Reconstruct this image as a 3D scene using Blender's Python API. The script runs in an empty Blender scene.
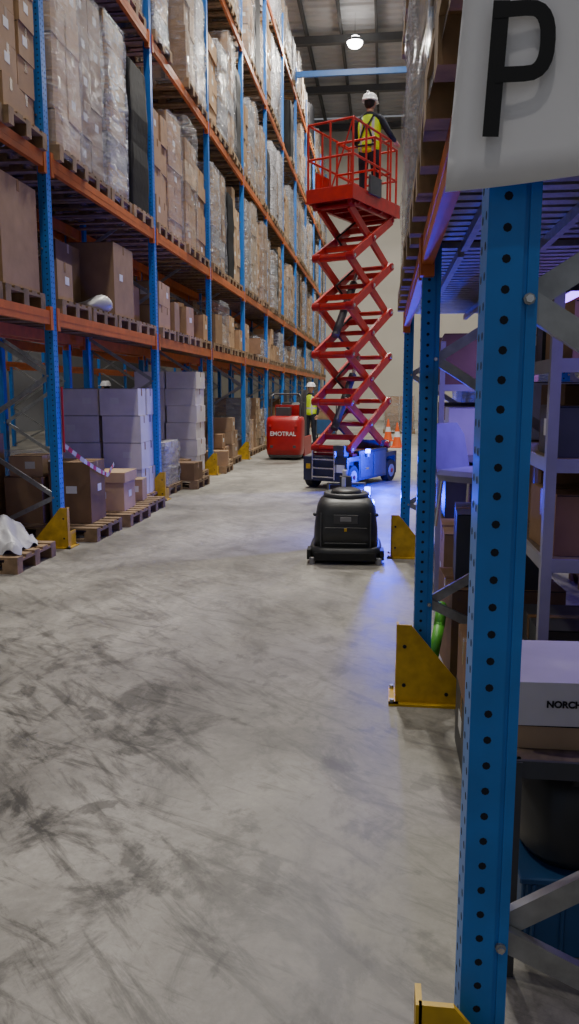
import bpy, math, random
from mathutils import Vector, Matrix
random.seed(11)
R = random.Random(5)
scene = bpy.context.scene
COL = scene.collection

# ------------------------------------------------------------ materials
def _base(name):
    m = bpy.data.materials.new(name); m.use_nodes = True
    nt = m.node_tree; b = nt.nodes["Principled BSDF"]
    return m, nt, b

def pmat(name, col, rough=.5, metal=0.0, var=.25, scale=6.0, bump=.0, bscale=60, coord='Object', objvar=0.0, spec=.5):
    m, nt, b = _base(name)
    N, L = nt.nodes, nt.links
    tc = N.new('ShaderNodeTexCoord')
    no = N.new('ShaderNodeTexNoise'); no.inputs['Scale'].default_value = scale; no.inputs['Detail'].default_value = 6
    L.new(tc.outputs[coord], no.inputs['Vector'])
    mr = N.new('ShaderNodeMapRange'); mr.inputs[1].default_value = .3; mr.inputs[2].default_value = .7
    mr.inputs[3].default_value = 1-var; mr.inputs[4].default_value = 1+var*.6
    L.new(no.outputs['Fac'], mr.inputs[0])
    fac = mr.outputs[0]
    if objvar:
        oi = N.new('ShaderNodeObjectInfo')
        m2 = N.new('ShaderNodeMapRange'); m2.inputs[3].default_value = 1-objvar; m2.inputs[4].default_value = 1+objvar
        L.new(oi.outputs['Random'], m2.inputs[0])
        mm = N.new('ShaderNodeMath'); mm.operation = 'MULTIPLY'
        L.new(fac, mm.inputs[0]); L.new(m2.outputs[0], mm.inputs[1]); fac = mm.outputs[0]
    vm = N.new('ShaderNodeVectorMath'); vm.operation = 'SCALE'; vm.inputs[0].default_value = col
    L.new(fac, vm.inputs['Scale']); L.new(vm.outputs[0], b.inputs['Base Color'])
    b.inputs['Roughness'].default_value = rough; b.inputs['Metallic'].default_value = metal
    b.inputs['Specular IOR Level'].default_value = spec
    if bump:
        n2 = N.new('ShaderNodeTexNoise'); n2.inputs['Scale'].default_value = bscale; n2.inputs['Detail'].default_value = 4
        L.new(tc.outputs[coord], n2.inputs['Vector'])
        bp = N.new('ShaderNodeBump'); bp.inputs['Strength'].default_value = bump; bp.inputs['Distance'].default_value = .01
        L.new(n2.outputs['Fac'], bp.inputs['Height']); L.new(bp.outputs[0], b.inputs['Normal'])
    return m

def emat(name, col, s):
    m, nt, b = _base(name)
    b.inputs['Base Color'].default_value = (*col, 1)
    b.inputs['Emission Color'].default_value = (*col, 1); b.inputs['Emission Strength'].default_value = s
    return m

def film(name, col, opac, rough=.2):
    m, nt, b = _base(name); N, L = nt.nodes, nt.links
    tc = N.new('ShaderNodeTexCoord')
    mp = N.new('ShaderNodeMapping'); mp.inputs['Scale'].default_value = (2, 2, 7); mp.inputs['Rotation'].default_value = (.25, .2, 0)
    L.new(tc.outputs['Object'], mp.inputs[0])
    no = N.new('ShaderNodeTexNoise'); no.inputs['Scale'].default_value = 2.2; no.inputs['Detail'].default_value = 8; no.inputs['Distortion'].default_value = 1.2
    L.new(mp.outputs[0], no.inputs['Vector'])
    mr = N.new('ShaderNodeMapRange'); mr.inputs[1].default_value = .38; mr.inputs[2].default_value = .72
    mr.inputs[3].default_value = opac*.35; mr.inputs[4].default_value = min(1, opac*2.0)
    L.new(no.outputs['Fac'], mr.inputs[0])
    tr = N.new('ShaderNodeBsdfTransparent'); mx = N.new('ShaderNodeMixShader')
    L.new(mr.outputs[0], mx.inputs[0]); L.new(tr.outputs[0], mx.inputs[1]); L.new(b.outputs[0], mx.inputs[2])
    out = [n for n in N if n.type == 'OUTPUT_MATERIAL'][0]
    L.new(mx.outputs[0], out.inputs[0])
    b.inputs['Base Color'].default_value = (*col, 1); b.inputs['Roughness'].default_value = rough
    bp = N.new('ShaderNodeBump'); bp.inputs['Strength'].default_value = .9; bp.inputs['Distance'].default_value = .06
    L.new(no.outputs['Fac'], bp.inputs['Height']); L.new(bp.outputs[0], b.inputs['Normal'])
    return m

M = {}
M['blue'] = pmat('rack_blue_paint', (.018, .18, .60), .38, var=.12, scale=9, bump=.03)
M['orange'] = pmat('beam_orange_paint', (.56, .135, .022), .45, var=.2, scale=7)
M['yellow'] = pmat('guard_yellow_paint', (.58, .36, .014), .45, var=.3, scale=12, bump=.05)
M['galv'] = pmat('galvanised_steel', (.38, .39, .40), .42, .75, var=.2, scale=25)
M['steel'] = pmat('bright_steel', (.7, .7, .7), .25, 1)
M['hole'] = pmat('slot_shadow_steel', (.004, .008, .02), .8, var=0)
M['cb1'] = pmat('cardboard_tan', (.36, .225, .12), .8, var=.18, scale=5, bump=.05, objvar=.28)
M['cb2'] = pmat('cardboard_brown', (.25, .145, .073), .8, var=.2, scale=5, bump=.05, objvar=.28)
M['cb3'] = pmat('cardboard_light', (.44, .30, .18), .8, var=.15, scale=5, bump=.05, objvar=.25)
M['white_cb'] = pmat('cardboard_white', (.64, .60, .62), .6, var=.12, scale=4, objvar=.08)
M['tape'] = pmat('packing_tape', (.26, .15, .07), .25, var=.1)
M['tape_w'] = pmat('clear_tape', (.45, .36, .27), .2, var=.1)
M['label'] = pmat('paper_label', (.7, .7, .68), .6, var=.05)
M['wood'] = pmat('pallet_wood', (.28, .185, .10), .8, var=.4, scale=9, bump=.1, objvar=.25)
M['film'] = film('stretch_film_clear', (.54, .56, .60), .22)
M['filmw'] = film('stretch_film_cloudy', (.46, .47, .51), .48)
M['filmk'] = pmat('stretch_film_black', (.008, .008, .010), .6, var=.3, bump=.35, bscale=12, spec=.2)
M['black'] = pmat('charcoal_plastic', (.034, .036, .037), .42, var=.25, scale=5, bump=.05)
M['rubber'] = pmat('black_rubber', (.012, .012, .012), .75, var=.2)
M['dgrey'] = pmat('dark_grey_plastic', (.065, .067, .072), .45, var=.2)
M['shelfgrey'] = pmat('shelf_grey_panel', (.34, .33, .36), .5, var=.15)
M['grey'] = pmat('grey_plastic', (.25, .25, .26), .5, var=.15)
M['white'] = pmat('white_plastic', (.75, .76, .78), .4, var=.06)
M['red'] = pmat('lift_red_paint', (.52, .022, .014), .32, var=.2, scale=8)
M['redt'] = pmat('truck_red_paint', (.40, .010, .012), .35, var=.15)
M['chassis'] = pmat('chassis_navy_paint', (.022, .026, .055), .45, var=.2)
M['bluebin'] = pmat('blue_crate_plastic', (.018, .075, .20), .45, var=.15)
M['purple'] = pmat('lavender_fabric', (.26, .25, .36), .7, var=.2)
M['green'] = pmat('green_strap_plastic', (.12, .5, .04), .45, var=.15)
M['chip'] = pmat('chipboard', (.16, .115, .08), .75, var=.35, scale=30)
M['bag'] = pmat('white_bag_film', (.46, .46, .48), .35, var=.15, bump=.8, bscale=8)
M['skin'] = pmat('skin', (.5, .26, .17), .5, var=.08)
M['navy'] = pmat('navy_cloth', (.012, .015, .03), .85, var=.3, bump=.2, bscale=30)
M['hair'] = pmat('dark_hair', (.02, .012, .008), .7)
M['helmet'] = pmat('helmet_white', (.78, .78, .80), .3, var=.03)
M['cone'] = pmat('cone_orange', (.8, .12, .02), .5, var=.05)
M['redlbl'] = pmat('red_print', (.5, .02, .02), .5, var=.1)
M['ink'] = pmat('black_ink', (.006, .006, .008), .6, var=0)
M['banner'] = pmat('banner_white', (.88, .88, .92), .6, var=.04, scale=3)
M['wallc'] = pmat('wall_cream_panel', (.52, .49, .42), .7, var=.06, scale=.6)
M['wallg'] = pmat('wall_grey_panel', (.20, .21, .23), .7, var=.1, scale=.6)
M['ceil'] = pmat('ceiling_metal_sheet', (.50, .50, .50), .55, var=.1, scale=.5)
M['joist'] = pmat('ceiling_steel_dark', (.09, .09, .09), .6, var=.1)
M['blueglow'] = emat('blue_lamp_lens', (.04, .06, 1.0), 30)
M['uvglow'] = emat('violet_lamp_lens', (.30, .12, 1.0), 6)
M['lampglow'] = emat('highbay_lens', (1, .98, .95), 25)
M['tapew'] = pmat('barrier_tape_white', (.6, .57, .55), .5)

def vest_mat():
    m, nt, b = _base('hi_vis_vest'); N, L = nt.nodes, nt.links
    tc = N.new('ShaderNodeTexCoord'); sp = N.new('ShaderNodeSeparateXYZ'); L.new(tc.outputs['Object'], sp.inputs[0])
    def band(out, lo, hi):
        a = N.new('ShaderNodeMath'); a.operation = 'GREATER_THAN'; a.inputs[1].default_value = lo; L.new(out, a.inputs[0])
        c = N.new('ShaderNodeMath'); c.operation = 'LESS_THAN'; c.inputs[1].default_value = hi; L.new(out, c.inputs[0])
        d = N.new('ShaderNodeMath'); d.operation = 'MULTIPLY'; L.new(a.outputs[0], d.inputs[0]); L.new(c.outputs[0], d.inputs[1])
        return d.outputs[0]
    ab = N.new('ShaderNodeMath'); ab.operation = 'ABSOLUTE'; L.new(sp.outputs['X'], ab.inputs[0])
    s1 = band(sp.outputs['Z'], 1.06, 1.11)
    s3 = band(ab.outputs[0], .085, .125)
    a2 = N.new('ShaderNodeMath'); a2.operation = 'MAXIMUM'; L.new(s1, a2.inputs[0]); L.new(s3, a2.inputs[1])
    mx = N.new('ShaderNodeMix'); mx.data_type = 'RGBA'
    mx.inputs[6].default_value = (.68, .95, .02, 1); mx.inputs[7].default_value = (.55, .56, .56, 1)
    L.new(a2.outputs[0], mx.inputs[0]); L.new(mx.outputs[2], b.inputs['Base Color'])
    b.inputs['Roughness'].default_value = .6
    return m
M['vest'] = vest_mat()

def floor_mat():
    m, nt, b = _base('polished_concrete'); N, L = nt.nodes, nt.links
    tc = N.new('ShaderNodeTexCoord')
    def noise(scale, det, mapscale=(1, 1, 1), dist=0, rough=.6, off=(0, 0, 0), rz=0):
        m0 = N.new('ShaderNodeMapping'); m0.inputs['Rotation'].default_value = (0, 0, rz)
        L.new(tc.outputs['Object'], m0.inputs[0])
        mp = N.new('ShaderNodeMapping'); mp.inputs['Scale'].default_value = mapscale; mp.inputs['Location'].default_value = off
        L.new(m0.outputs[0], mp.inputs[0])
        n = N.new('ShaderNodeTexNoise'); n.inputs['Scale'].default_value = scale; n.inputs['Detail'].default_value = det
        n.inputs['Distortion'].default_value = dist; n.inputs['Roughness'].default_value = rough
        L.new(mp.outputs[0], n.inputs['Vector']); return n.outputs['Fac']
    def rng(f, a, b2, c, d):
        r = N.new('ShaderNodeMapRange'); r.inputs[1].default_value = a; r.inputs[2].default_value = b2
        r.inputs[3].default_value = c; r.inputs[4].default_value = d; L.new(f, r.inputs[0]); return r.outputs[0]
    def mth(op, a, c):
        q = N.new('ShaderNodeMath'); q.operation = op
        for i, s in enumerate((a, c)):
            if isinstance(s, (int, float)): q.inputs[i].default_value = s
            else: L.new(s, q.inputs[i])
        return q.outputs[0]
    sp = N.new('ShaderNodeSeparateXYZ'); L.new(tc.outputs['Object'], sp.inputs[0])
    # dirt stains and tyre marks get heavier toward the near end
    near_mask = rng(sp.outputs['Y'], 2.2, 7.0, 1.0, .25)
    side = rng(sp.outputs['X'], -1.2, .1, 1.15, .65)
    wl = mth('MULTIPLY', near_mask, side)
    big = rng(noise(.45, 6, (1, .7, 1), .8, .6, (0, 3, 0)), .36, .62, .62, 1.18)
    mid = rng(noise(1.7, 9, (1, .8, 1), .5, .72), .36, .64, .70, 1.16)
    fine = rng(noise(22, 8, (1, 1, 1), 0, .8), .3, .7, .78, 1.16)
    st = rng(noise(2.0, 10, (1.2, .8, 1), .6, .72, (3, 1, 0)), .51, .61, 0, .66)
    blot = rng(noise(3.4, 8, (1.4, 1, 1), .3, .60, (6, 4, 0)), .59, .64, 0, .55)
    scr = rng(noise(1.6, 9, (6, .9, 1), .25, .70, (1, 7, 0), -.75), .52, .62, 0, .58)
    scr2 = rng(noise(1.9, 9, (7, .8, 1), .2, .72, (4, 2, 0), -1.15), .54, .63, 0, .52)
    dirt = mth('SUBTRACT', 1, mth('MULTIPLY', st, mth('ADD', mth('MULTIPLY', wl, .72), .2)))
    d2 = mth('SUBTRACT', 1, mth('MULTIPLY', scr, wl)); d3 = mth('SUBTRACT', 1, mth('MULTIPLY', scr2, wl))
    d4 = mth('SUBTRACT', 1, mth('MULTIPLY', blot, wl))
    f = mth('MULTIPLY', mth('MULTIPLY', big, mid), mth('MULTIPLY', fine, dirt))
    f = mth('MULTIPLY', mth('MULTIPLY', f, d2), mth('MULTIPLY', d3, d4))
    f = mth('MULTIPLY', f, rng(near_mask, .25, 1, 1.12, .98))  # overall base tone also runs darker toward the near end
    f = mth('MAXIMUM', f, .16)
    vm = N.new('ShaderNodeVectorMath'); vm.operation = 'SCALE'; vm.inputs[0].default_value = (.285, .270, .235)
    L.new(f, vm.inputs['Scale']); L.new(vm.outputs[0], b.inputs['Base Color'])
    L.new(rng(f, .4, 1.1, .46, .60), b.inputs['Roughness'])
    b.inputs['Specular IOR Level'].default_value = .4
    bp = N.new('ShaderNodeBump'); bp.inputs['Strength'].default_value = .12; bp.inputs['Distance'].default_value = .005
    L.new(fine, bp.inputs['Height']); L.new(bp.outputs[0], b.inputs['Normal'])
    return m
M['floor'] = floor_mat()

# ------------------------------------------------------------ mesh builder
class MB:
    def __init__(s): s.v = []; s.f = []; s.m = []; s.mats = []
    def mi(s, k):
        mt = M[k]
        if mt not in s.mats: s.mats.append(mt)
        return s.mats.index(mt)
    def add(s, vs, fs, k):
        o = len(s.v); i = s.mi(k)
        s.v += [tuple(v) for v in vs]
        for f in fs: s.f.append([a+o for a in f]); s.m.append(i)
    def box(s, c, d, k, rot=None, taper=1.0):
        vs = []
        for z in (-.5, .5):
            t = taper if z > 0 else 1
            for x, y in ((-.5, -.5), (.5, -.5), (.5, .5), (-.5, .5)):
                p = Vector((x*d[0]*t, y*d[1]*t, z*d[2]))
                if rot is not None: p = rot @ p
                vs.append(p+Vector(c))
        s.add(vs, [(0, 3, 2, 1), (4, 5, 6, 7), (0, 1, 5, 4), (1, 2, 6, 5), (2, 3, 7, 6), (3, 0, 4, 7)], k)
    def b2(s, x0, x1, y0, y1, z0, z1, k):
        s.box(((x0+x1)/2, (y0+y1)/2, (z0+z1)/2), (abs(x1-x0), abs(y1-y0), abs(z1-z0)), k)
    def bar(s, p0, p1, w, h, k, up=(0, 0, 1)):
        p0 = Vector(p0); p1 = Vector(p1); d = p1-p0; l = d.length; d.normalize()
        u = Vector(up)
        if abs(d.dot(u)) > .98: u = Vector((0, 1, 0))
        sx = d.cross(u).normalized(); uz = sx.cross(d).normalized()
        rot = Matrix((sx, d, uz)).transposed()
        s.box((p0+p1)/2, (w, l, h), k, rot)
    def cyl(s, p0, p1, r, k, r1=None, n=12, caps=True):
        p0 = Vector(p0); p1 = Vector(p1); r1 = r if r1 is None else r1
        d = (p1-p0).normalized(); a = d.orthogonal().normalized(); b = d.cross(a)
        vs = []
        for p, rr in ((p0, r), (p1, r1)):
            for i in range(n):
                t = 2*math.pi*i/n; vs.append(p+(a*math.cos(t)+b*math.sin(t))*rr)
        fs = [(i, (i+1) % n, n+(i+1) % n, n+i) for i in range(n)]
        if caps: fs += [tuple(range(n-1, -1, -1)), tuple(range(n, 2*n))]
        s.add(vs, fs, k)
    def tube(s, pts, r, k, n=8):
        for a, b in zip(pts[:-1], pts[1:]): s.cyl(a, b, r, k, n=n)
        for p in pts[1:-1]: s.ball(p, r, k, 8, 5)
    def ball(s, c, r, k, n=12, m=8, sc=(1, 1, 1)):
        vs = []; fs = []
        for j in range(m+1):
            ph = math.pi*j/m
            for i in range(n):
                t = 2*math.pi*i/n
                vs.append((c[0]+r*sc[0]*math.sin(ph)*math.cos(t), c[1]+r*sc[1]*math.sin(ph)*math.sin(t), c[2]+r*sc[2]*math.cos(ph)))
        for j in range(m):
            for i in range(n): fs.append((j*n+i, (j+1)*n+i, (j+1)*n+(i+1) % n, j*n+(i+1) % n))
        s.add(vs, fs, k)
    def prism(s, pts, ext, k):
        n = len(pts); e = Vector(ext)
        vs = [Vector(p) for p in pts]+[Vector(p)+e for p in pts]
        s.add(vs, [tuple(range(n)), tuple(range(2*n-1, n-1, -1))]+[(i, n+i, n+(i+1) % n, (i+1) % n) for i in range(n)], k)
    def loft(s, secs, k, n=36, p=4.0, caps=True):
        vs = []
        for z, w, d, cx, cy in secs:
            for i in range(n):
                t = 2*math.pi*i/n; c, q = math.cos(t), math.sin(t)
                vs.append((cx+w/2*math.copysign(abs(c)**(2/p), c), cy+d/2*math.copysign(abs(q)**(2/p), q), z))
        fs = []
        for j in range(len(secs)-1):
            for i in range(n): fs.append((j*n+i, j*n+(i+1) % n, (j+1)*n+(i+1) % n, (j+1)*n+i))
        if caps: fs += [tuple(range(n-1, -1, -1)), tuple(range((len(secs)-1)*n, len(secs)*n))]
        s.add(vs, fs, k)
    def mesh(s, name, smooth=False):
        me = bpy.data.meshes.new(name); me.from_pydata(s.v, [], s.f)
        for mt in s.mats: me.materials.append(mt)
        me.polygons.foreach_set('material_index', s.m)
        if smooth: me.polygons.foreach_set('use_smooth', [True]*len(me.polygons))
        me.update(); return me
    def build(s, name, loc=(0, 0, 0), rz=0, bevel=0, smooth=False, parent=None, seg=1):
        return place(s.mesh(name, smooth), name, loc, rz, bevel, parent, seg)

def place(me, name, loc=(0, 0, 0), rz=0, bevel=0, parent=None, seg=1):
    o = bpy.data.objects.new(name, me); COL.objects.link(o)
    o.location = loc; o.rotation_euler = (0, 0, rz)
    if bevel:
        b = o.modifiers.new('bev', 'BEVEL'); b.width = bevel; b.segments = seg; b.limit_method = 'ANGLE'; b.angle_limit = math.radians(40)
    if parent: o.parent = parent
    return o

def empty(name, loc=(0, 0, 0), rz=0):
    o = bpy.data.objects.new(name, None); COL.objects.link(o); o.location = loc; o.rotation_euler = (0, 0, rz); o.empty_display_size = .2
    return o

def text(body, size, mat, loc, rot, parent=None, name='lettering', offset=0, ext=.0008, align='CENTER', sx=1):
    c = bpy.data.curves.new(name, 'FONT'); c.body = body; c.size = size; c.extrude = ext; c.offset = offset
    c.align_x = align; c.align_y = 'CENTER'
    c.materials.append(M[mat])
    o = bpy.data.objects.new(name, c); COL.objects.link(o); o.location = loc; o.rotation_euler = rot; o.scale = (sx, 1, 1)
    if parent: o.parent = parent
    return o

# ------------------------------------------------------------ camera
H = 1.55
cd = bpy.data.cameras.new('camera'); cam = bpy.data.objects.new('camera', cd); COL.objects.link(cam)
cam.location = (0, 0, H); cam.rotation_euler = (math.radians(90-8.64), 0, math.radians(6.82))
cd.sensor_fit = 'VERTICAL'; cd.sensor_height = 24; cd.lens = 24*790/1024; cd.clip_start = .05; cd.clip_end = 200
scene.camera = cam

# ------------------------------------------------------------ shell
XL, XR, YB, YW, ZC = -14.0, 9.0, -7.0, 45.0, 16.0
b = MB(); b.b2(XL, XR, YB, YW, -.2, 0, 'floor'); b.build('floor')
b = MB(); b.b2(XL, XR, YW, YW+.2, 0, ZC, 'wallc')
for i in range(int((XR-XL)/1.0)): b.b2(XL+i-.015, XL+i+.015, YW-.02, YW, 0, ZC-.3, 'wallc')
b.build('wall_back')
b = MB(); b.b2(XL-.2, XL, YB, YW, 0, ZC, 'wallg'); b.build('wall_left')
b = MB(); b.b2(XR, XR+.2, YB, YW, 0, ZC, 'wallg'); b.build('wall_right')
vs = []; fs = []; y = YB; k = 0; prof = []
while y < YW:
    for dy, dz in ((0, 0), (.22, 0), (.30, .08), (.42, .08)): prof.append((y+dy, ZC+dz))
    y += .5
prof = [p for p in prof if p[0] <= YW]
for p in prof: vs += [(XL, p[0], p[1]), (XR, p[0], p[1])]
for i in range(len(prof)-1): fs.append((2*i, 2*i+2, 2*i+3, 2*i+1))
b = MB(); b.add(vs, fs, 'ceil'); b.b2(XL, XR, YB, YW, ZC+.12, ZC+.2, 'ceil'); b.build('ceiling')
b = MB()
for x in (-12.5, -10, -7.6, -5.2, -3.4, -2.0, -.6, .8, 3.2, 5.6, 8):
    b.b2(x-.05, x+.05, YB, YW, ZC-.34, ZC-.02, 'joist')
yy = -3
while yy < YW:
    b.b2(XL, XR, yy-.06, yy+.06, ZC-.62, ZC-.34, 'joist')
    b.b2(XL, XR, yy-.12, yy+.12, ZC-.66, ZC-.62, 'joist')
    yy += 5.3
b.build('ceiling_joist')

# ------------------------------------------------------------ high bay lamps
def highbay(x, y, p, z=ZC-1.1):
    e = empty('highbay_lamp', (x, y, z))
    q = MB(); q.cyl((0, 0, .02), (0, 0, .14), .33, 'grey', .28, n=24); q.cyl((0, 0, .14), (0, 0, .28), .12, 'dgrey', n=12)
    q.cyl((0, 0, .28), (0, 0, 1.08), .01, 'steel', n=6)
    q.ball((0, 0, .02), .30, 'lampglow', 24, 12, (1, 1, .75))
    q.build('housing', parent=e)
    ld = bpy.data.lights.new('light', 'AREA'); ld.shape = 'DISK'; ld.size = .6; ld.energy = p; ld.color = (1, .95, .86)
    lo = bpy.data.objects.new('light', ld); COL.objects.link(lo); lo.parent = e; lo.location = (0, 0, -.22)
for y, p in ((-4.4, 240), (4.8, 520), (14.4, 1400), (21.3, 1000), (33, 1500)): highbay(-1.4, y, p)
for y in (4, 16, 30.4): highbay(-8.3, y, 600)
for y in (3.6, 16, 34.6): highbay(4.6, y, 450)

w = bpy.data.worlds.new('world'); scene.world = w; w.use_nodes = True
w.node_tree.nodes['Background'].inputs[0].default_value = (.80, .83, .9, 1)
w.node_tree.nodes['Background'].inputs[1].default_value = .24

# ------------------------------------------------------------ racks
def upright(b, x, y, sx, h, holes):
    b.b2(x-sx*.044, x+sx*.016, y-.05, y+.05, 0, h, 'blue')
    b.b2(x+sx*.016, x+sx*.024, y-.044, y+.044, 0, h, 'blue')
    b.b2(x+sx*.024, x+sx*.042, y-.049, y+.049, 0, h, 'blue')
    b.b2(x-sx*.09, x+sx*.07, y-.08, y+.08, 0, .008, 'galv')
    z = .12
    while z < min(h-.05, holes):
        for s in (-1, 1):
            b.cyl((x-sx*.012, y+s*.0495, z), (x-sx*.012, y+s*.0506, z), .0074, 'hole', n=8)
        for dy in (-.024, .024):
            b.cyl((x-sx*.0435, y+dy, z+.025), (x-sx*.0446, y+dy, z+.025), .0074, 'hole', n=6)
        z += .05

def guard(b, x, y, sx):
    gh = .41; yy = y-.095
    a = [(-.125, 0), (-.125, gh), (-.06, gh), (.225, .07), (.225, 0)]
    b.prism([(x+sx*u, yy-.006, z) for u, z in a], (0, .012, 0), 'yellow')
    for u, z in ((-.09, .30), (-.09, .10), (.12, .06)):
        b.cyl((x+sx*u, yy-.006, z), (x+sx*u, yy-.009, z), .010, 'hole', n=8)
    b.b2(x-sx*.131, x-sx*.119, y-.101, y-.045, 0, gh, 'yellow')
    b.b2(x-sx*.131, x-sx*.119, y-.045, y+.10, 0, .16, 'yellow')
    b.b2(x-sx*.165, x+sx*.25, y-.135, y-.10, 0, .012, 'yellow')
    b.b2(x-sx*.165, x-sx*.115, y-.135, y+.10, 0, .012, 'yellow')
    for u, v in ((-.148, -.115), (-.148, .08), (.21, -.118)):
        b.cyl((x+sx*u, y+v, .012), (x+sx*u, y+v, .03), .011, 'galv', n=6)

def rack(name, xc, sx, ys, levels, h, depth=1.1, guards=True, holes_to=16, zig0=.504):
    b = MB(); xr = xc+sx*(depth-.1)
    for y in ys:
        hz = 7 if y < 9 else (5 if y < holes_to else 0)
        upright(b, xc, y, sx, h, hz); upright(b, xr, y, -sx, h, 3 if y < 9 else 0)
        xa, xb = xc+sx*.028, xr-sx*.028
        z = zig0-.6; pts = []; side = 1
        while z < h-.1:
            pts.append((xa if side == 0 else xb, y, max(z, .06))); z += .6; side = 1-side
        for i, (p, q) in enumerate(zip(pts[:-1], pts[1:])):
            off = .012 if i % 2 else -.012
            b.bar((p[0], p[1]+off, p[2]), (q[0], q[1]+off, q[2]), .022, .045, 'galv', up=(0, 0, 1))
        for p in pts:
            b.cyl((p[0], y-.054, p[2]), (p[0], y-.047, p[2]), .010, 'galv', n=8)
            b.cyl((p[0], y-.060, p[2]), (p[0], y-.054, p[2]), .007, 'steel', n=6)
    for y0, y1 in zip(ys[:-1], ys[1:]):
        for z in levels:
            for x in (xc-sx*.025, xr+sx*.025):
                b.b2(x-.025, x+.025, y0+.055, y1-.055, z-.07, z+.06, 'orange')
                b.b2(x-.027, x+.027, y0+.055, y1-.055, z-.012, z+.004, 'orange')
                for ye, d in ((y0+.052, .06), (y1-.052-.06, .06)):
                    b.b2(x-.032, x+.032, ye, ye+d, z-.12, z+.10, 'orange')
    if guards:
        for y in ys: guard(b, xc, y, sx)
    return b.build(name)

BL = [.45+3.55*i for i in range(0, 13)]
LV = [2.26, 3.70, 6.2, 8.95, 11.6]
rack('pallet_rack', -3.25, -1, BL[1:], LV, 12.7)
rack('pallet_rack', -4.55, -1, BL[1:], LV, 12.7, guards=False, holes_to=0)
rack('pallet_rack', -9.6, -1, BL[2::2], LV, 12.7, guards=False, holes_to=0)
RY = [1.45, 3.92, 7.47]
RX = .209
RLV = [2.2, 4.3, 6.5, 8.95, 11.6]
rack('pallet_rack', RX, 1, RY, RLV, 12.7)
rack('pallet_rack', 1.60, 1, RY, RLV, 12.7, guards=False, holes_to=0)
b = MB(); b.b2(-3.19, 4.0, 28.78, 28.88, 12.20, 12.38, 'blue'); b.b2(3.9, 4.0, 28.78, 28.88, 0, 12.38, 'blue')
b.b2(-3.20, -3.18, 28.72, 28.94, 12.1, 12.48, 'blue')
b.build('portal_tie_beam')

# ------------------------------------------------------------ loads
def pallet(b, w=.8, d=1.2, k='wood'):
    for yy in (-w/2+.05, 0, w/2-.05):
        b.b2(-d/2, d/2, yy-.05, yy+.05, 0, .022, k)
        for xx in (-d/2+.07, 0, d/2-.07): b.b2(xx-.07, xx+.07, yy-.05, yy+.05, .022, .10, k)
    for xx in (-d/2+.06, 0, d/2-.06): b.b2(xx-.06, xx+.06, -w/2, w/2, .10, .122, k)
    for i in range(5):
        yy = -w/2+.06+i*(w-.12)/4; b.b2(-d/2, d/2, yy-.055, yy+.055, .122, .144, k)

def carton(b, c, d, k, r, rot=0, tape=True, label=True):
    x, y, z = c; w, dp, h = d
    rm = Matrix.Rotation(rot, 3, 'Z')
    def bx(ox, oy, oz, sx_, sy_, sz_, kk):
        p = rm @ Vector((ox, oy, 0)); b.box((x+p.x, y+p.y, z+oz), (sx_, sy_, sz_), kk, rm)
    bx(0, 0, h/2, w, dp, h, k)
    if tape:
        tk = r.choice(['tape', 'tape_w'])
        bx(0, 0, h+.0008, w+.002, .05, .002, tk)
        for s in (-1, 1): bx(s*(w/2+.0008), 0, h-.05, .002, .05, .1, tk)
        bx(0, -dp/2-.0006, h-.004, w*.98, .0012, .004, 'hole')
    if label and r.random() < .45:
        bx((r.random()-.5)*w*.5, -dp/2-.001, h*.55, min(.12, w*.3), .002, min(.08, h*.35), 'label')
    if label and r.random() < .45:
        bx(w/2+.001, (r.random()-.5)*dp*.3, h*.55, .002, min(.12, dp*.3), min(.08, h*.35), 'label')
        bx(-w/2-.001, (r.random()-.5)*dp*.3, h*.55, .002, min(.12, dp*.3), min(.08, h*.35), 'label')

def shell(b, w, d, z0, z1, k, r, jit=.016):
    n = 28; nz = 9; vs = []
    ph = r.uniform(0, 6)
    for j in range(nz+1):
        z = z0+(z1-z0)*j/nz; s = 1.0+.012*math.sin(j*1.7+ph)
        if j == nz: s = .975
        for i in range(n):
            t = 2*math.pi*(i+.5)/n; c, q = math.cos(t), math.sin(t); p = 12
            vs.append((d/2*s*math.copysign(abs(c)**(2/p), c)+r.uniform(-jit, jit), w/2*s*math.copysign(abs(q)**(2/p), q)+r.uniform(-jit, jit), z+r.uniform(-.01, .01)))
    fs = [(j*n+i, j*n+(i+1) % n, (j+1)*n+(i+1) % n, (j+1)*n+i) for j in range(nz) for i in range(n)]
    fs.append(tuple(range(nz*n, (nz+1)*n)))
    b.add(vs, fs, k)

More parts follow.
